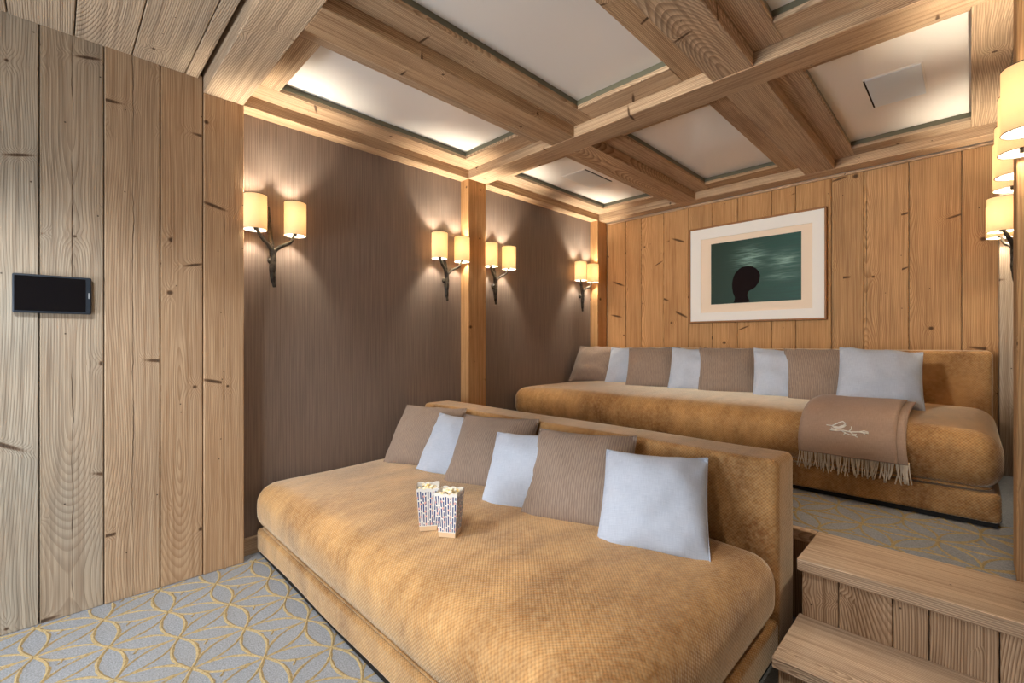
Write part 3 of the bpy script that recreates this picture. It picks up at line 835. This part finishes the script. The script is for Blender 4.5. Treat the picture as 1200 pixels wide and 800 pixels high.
def make_print():
    t = NT('teal_water_print')
    x, y, z = t.sep(t.obj())
    f = t.noise(t.comb(t.math('MULTIPLY', x, 5.0), 0.0, t.math('MULTIPLY', z, 75.0)), 1.0, 4, 0.65)
    g = t.noise(t.comb(t.math('MULTIPLY', x, 3.0), 3.0, t.math('MULTIPLY', z, 4.0)), 1.0, 2)
    c = t.mix(t.maprange(x, -0.3, 0.35, 0, 1), srgb(12, 46, 34), srgb(4, 76, 68))
    c = t.mix(t.maprange(f, 0.35, 0.7, 0, 0.55), c, srgb(12, 48, 42))
    def spot(cx, cz, rx_, rz_):
        dx = t.math('DIVIDE', t.math('SUBTRACT', x, cx), rx_); dz = t.math('DIVIDE', t.math('SUBTRACT', z, cz), rz_)
        return t.math('EXPONENT', t.math('MULTIPLY', t.math('ADD', t.math('MULTIPLY', dx, dx), t.math('MULTIPLY', dz, dz)), -1.0))
    s = t.math('ADD', t.math('ADD', spot(-0.02, 0.11, 0.10, 0.08), spot(0.24, 0.06, 0.09, 0.06)), t.math('MULTIPLY', spot(0.22, -0.07, 0.1, 0.03), 0.6))
    s = t.math('MULTIPLY', s, t.maprange(f, 0.42, 0.62, 0.08, 0.85))
    c = t.mix(s, c, srgb(150, 190, 180))
    t.base(c); t.rough(0.5)
    return t.m
pr = slab('print', (-1.668, 4.2155, 1.535), (-0.957, 4.2175, 2.081), make_print(), pic)
poly = [(310, 620), (318, 590), (305, 562), (300, 535), (299, 508), (304, 485), (308, 470), (318, 450), (331, 435), (345, 421), (362, 412), (395, 405), (425, 409), (446, 421), (460, 436), (468, 458),
        (466, 482), (458, 505), (440, 530), (420, 543), (404, 550), (396, 562), (393, 577), (398, 592), (405, 606), (409, 617)]
px = lambda u_: -1.668 + (u_-163)/(693-163)*0.711
pzf = lambda u_, v_: 2.081 - (v_-(281-75*(u_-163)/530.0))/((631-27*(u_-163)/530.0)-(281-75*(u_-163)/530.0))*0.546
bm = bmesh.new()
P0 = [(px(a), max(1.536, pzf(a, b))) for a, b in poly]
fr_ = bm.faces.new([bm.verts.new((p[0], 4.2142, p[1])) for p in P0])
ext = bmesh.ops.extrude_face_region(bm, geom=[fr_])
for v in [g for g in ext['geom'] if isinstance(g, bmesh.types.BMVert)]: v.co.y += 0.0012
bmesh.ops.recalc_face_normals(bm, faces=bm.faces[:])
hd = link('head_silhouette', meshify(bm, 'head_silhouette'), simple('dark_umber_ink', srgb(22, 11, 13), 0.7, 0, 0.1), pic)
hd.location = -pic.location

# ------------------------------------------------------------------ wall tablet
tb = thing('wall_tablet', (XP+0.001, -0.006, 1.401), 'black touch screen control panel mounted on the grey planks of the left wall', 'control panel')
M_TBODY = simple('slate_bezel', srgb(46, 54, 64), 0.35); M_SCREEN = simple('black_glass', srgb(5, 5, 12), 0.12, 0, 0.35)
bm = rounded((0.016, 0.241, 0.163), 0.007, (1, 6, 6))
o = link('body', meshify(bm, 'body', True), M_TBODY, tb); o.location = (0.009, 0, -0.0815)
slab('screen', (XP+0.016, -0.1205, 1.329), (XP+0.0195, 0.095, 1.474), M_SCREEN, tb, 0.001)
slab('speaker_slot', (XP+0.0165, 0.104, 1.390), (XP+0.0195, 0.1065, 1.415), simple('silver_slot', srgb(190, 196, 200), 0.3), tb)

# ------------------------------------------------------------------ wall sconces
def make_sconce_meshes(side):
    # local frame: wall plane x=0, room is +x*side ; y along the wall ; z relative to 1.52
    sx = side
    M = {}
    X = lambda x: x*sx
    shade_c = [(0.094, -0.108), (0.094, 0.104)]
    bm = bmesh.new()
    st = spline([(X(.030), 0.012, -0.005), (X(.034), 0.004, .03), (X(.038), -0.002, .09), (X(.040), 0.004, .15), (X(.042), -0.004, .20), (X(.05), -0.03, .235), (X(.07), -.075, .275), (X(.094), -.106, .325)], 4)
    n = len(st); rad = []
    for i in range(n):
        f = i/(n-1)
        rad.append(0.008+0.0105*min(1, f*3) if f < 0.33 else 0.0185-0.0105*((f-0.33)/0.67)**0.9)
    rq = random.Random(2)
    tube_bm(bm, st, [r*rq.uniform(.9, 1.12) for r in rad], 9)
    M['stem'] = meshify(bm, 'stem', True)
    bm = bmesh.new()
    br = spline([(X(.042), -0.002, .185), (X(.045), 0.016, .212), (X(.055), 0.05, .238), (X(.078), .088, .262), (X(.094), .103, .325)], 4)
    tube_bm(bm, br, [0.0135-0.007*i/(len(br)-1) for i in range(len(br))], 8)
    M['branch'] = meshify(bm, 'branch', True)
    bm = bmesh.new()
    pr_ = spline([(X(.040), -0.002, .17), (X(.030), -0.006, .25), (X(.020), -0.012, .34), (X(.014), -.02, .455)], 4)
    tube_bm(bm, pr_, [0.016-0.006*i/(len(pr_)-1) for i in range(len(pr_))], 8)
    M['prong'] = meshify(bm, 'prong', True)
    bm = bmesh.new()
    tube_bm(bm, [(X(.0), 0.002, .15), (X(.012), 0.002, .15)], 0.020, 18)
    tube_bm(bm, [(X(.010), 0.002, .15), (X(.038), 0.002, .15)], 0.009, 8)
    M['wall_plate'] = meshify(bm, 'wall_plate', True)
    bm = bmesh.new(); r = 0.059; z0_, z1_ = -.095, .095; n = 36
    for rr_ in (r, r-0.0012):
        ring = [[bm.verts.new((math.cos(2*math.pi*k/n)*rr_, math.sin(2*math.pi*k/n)*rr_, z)) for k in range(n)] for z in (z0_, z1_)]
        for k in range(n):
            q = (ring[0][k], ring[0][(k+1) % n], ring[1][(k+1) % n], ring[1][k])
            bm.faces.new(q if rr_ == r else q[::-1])
    M['lamp_shade'] = meshify(bm, 'lamp_shade', True)
    bm = bmesh.new()
    tube_bm(bm, [(math.cos(2*math.pi*k/n)*r, math.sin(2*math.pi*k/n)*r, 0) for k in range(n+1)], 0.0016, 5, False)
    M['rim'] = meshify(bm, 'rim', True)
    bm = bmesh.new()
    for k in range(3):
        a = 2*math.pi*k/3+.5
        tube_bm(bm, [(0, 0, z0_+.012), (math.cos(a)*r, math.sin(a)*r, z0_+.012)], 0.0012, 4)
    tube_bm(bm, [(0, 0, z0_), (0, 0, -0.03)], 0.009, 8)
    M['holder'] = meshify(bm, 'holder', True)
    bm = bmesh.new(); bmesh.ops.create_icosphere(bm, subdivisions=2, radius=0.02, matrix=Matrix.Diagonal((1, 1, 1.4, 1)))
    M['bulb'] = meshify(bm, 'bulb', True)
    return M, shade_c
SM = {1: make_sconce_meshes(1), -1: make_sconce_meshes(-1)}
def sconce(side, y, label):
    M, sc = SM[side]
    wx = XL if side > 0 else XR
    t = thing('wall_sconce', (wx, y, 1.52), label, 'wall lamp', 'twin branch wall sconces')
    for k in ('stem', 'branch', 'prong', 'wall_plate'): link(k, M[k], M_BRONZE, t)
    for (x, yy) in sc:
        sh = link('lamp_shade', M['lamp_shade'], M_SHADE, t, (x*side, yy, 0.392))
        link('rim', M['rim'], M_BRONZE, sh, (0, 0, -.095)); link('rim', M['rim'], M_BRONZE, sh, (0, 0, .095)); link('holder', M['holder'], M_BRONZE, sh)
        bu = link('bulb', M['bulb'], M_BULB if side > 0 else M_BULB_DIM, sh)
    return t
sconce(1, 0.889, 'twin-shade branch sconce on the brown wall nearest the left plank wall')
sconce(1, 2.131, 'twin-shade branch sconce just left of the middle timber post')
sconce(1, 2.642, 'twin-shade branch sconce just right of the middle timber post')
sconce(1, 3.873, 'twin-shade branch sconce in the far corner by the back plank wall')
sconce(-1, 2.131, 'nearest, largest lamp on the right wall, cut by the picture edge')
sconce(-1, 2.642, 'middle twin-shade lamp of the three on the right wall')
sconce(-1, 3.873, 'farthest, lowest-looking lamp on the right wall near the back planks')
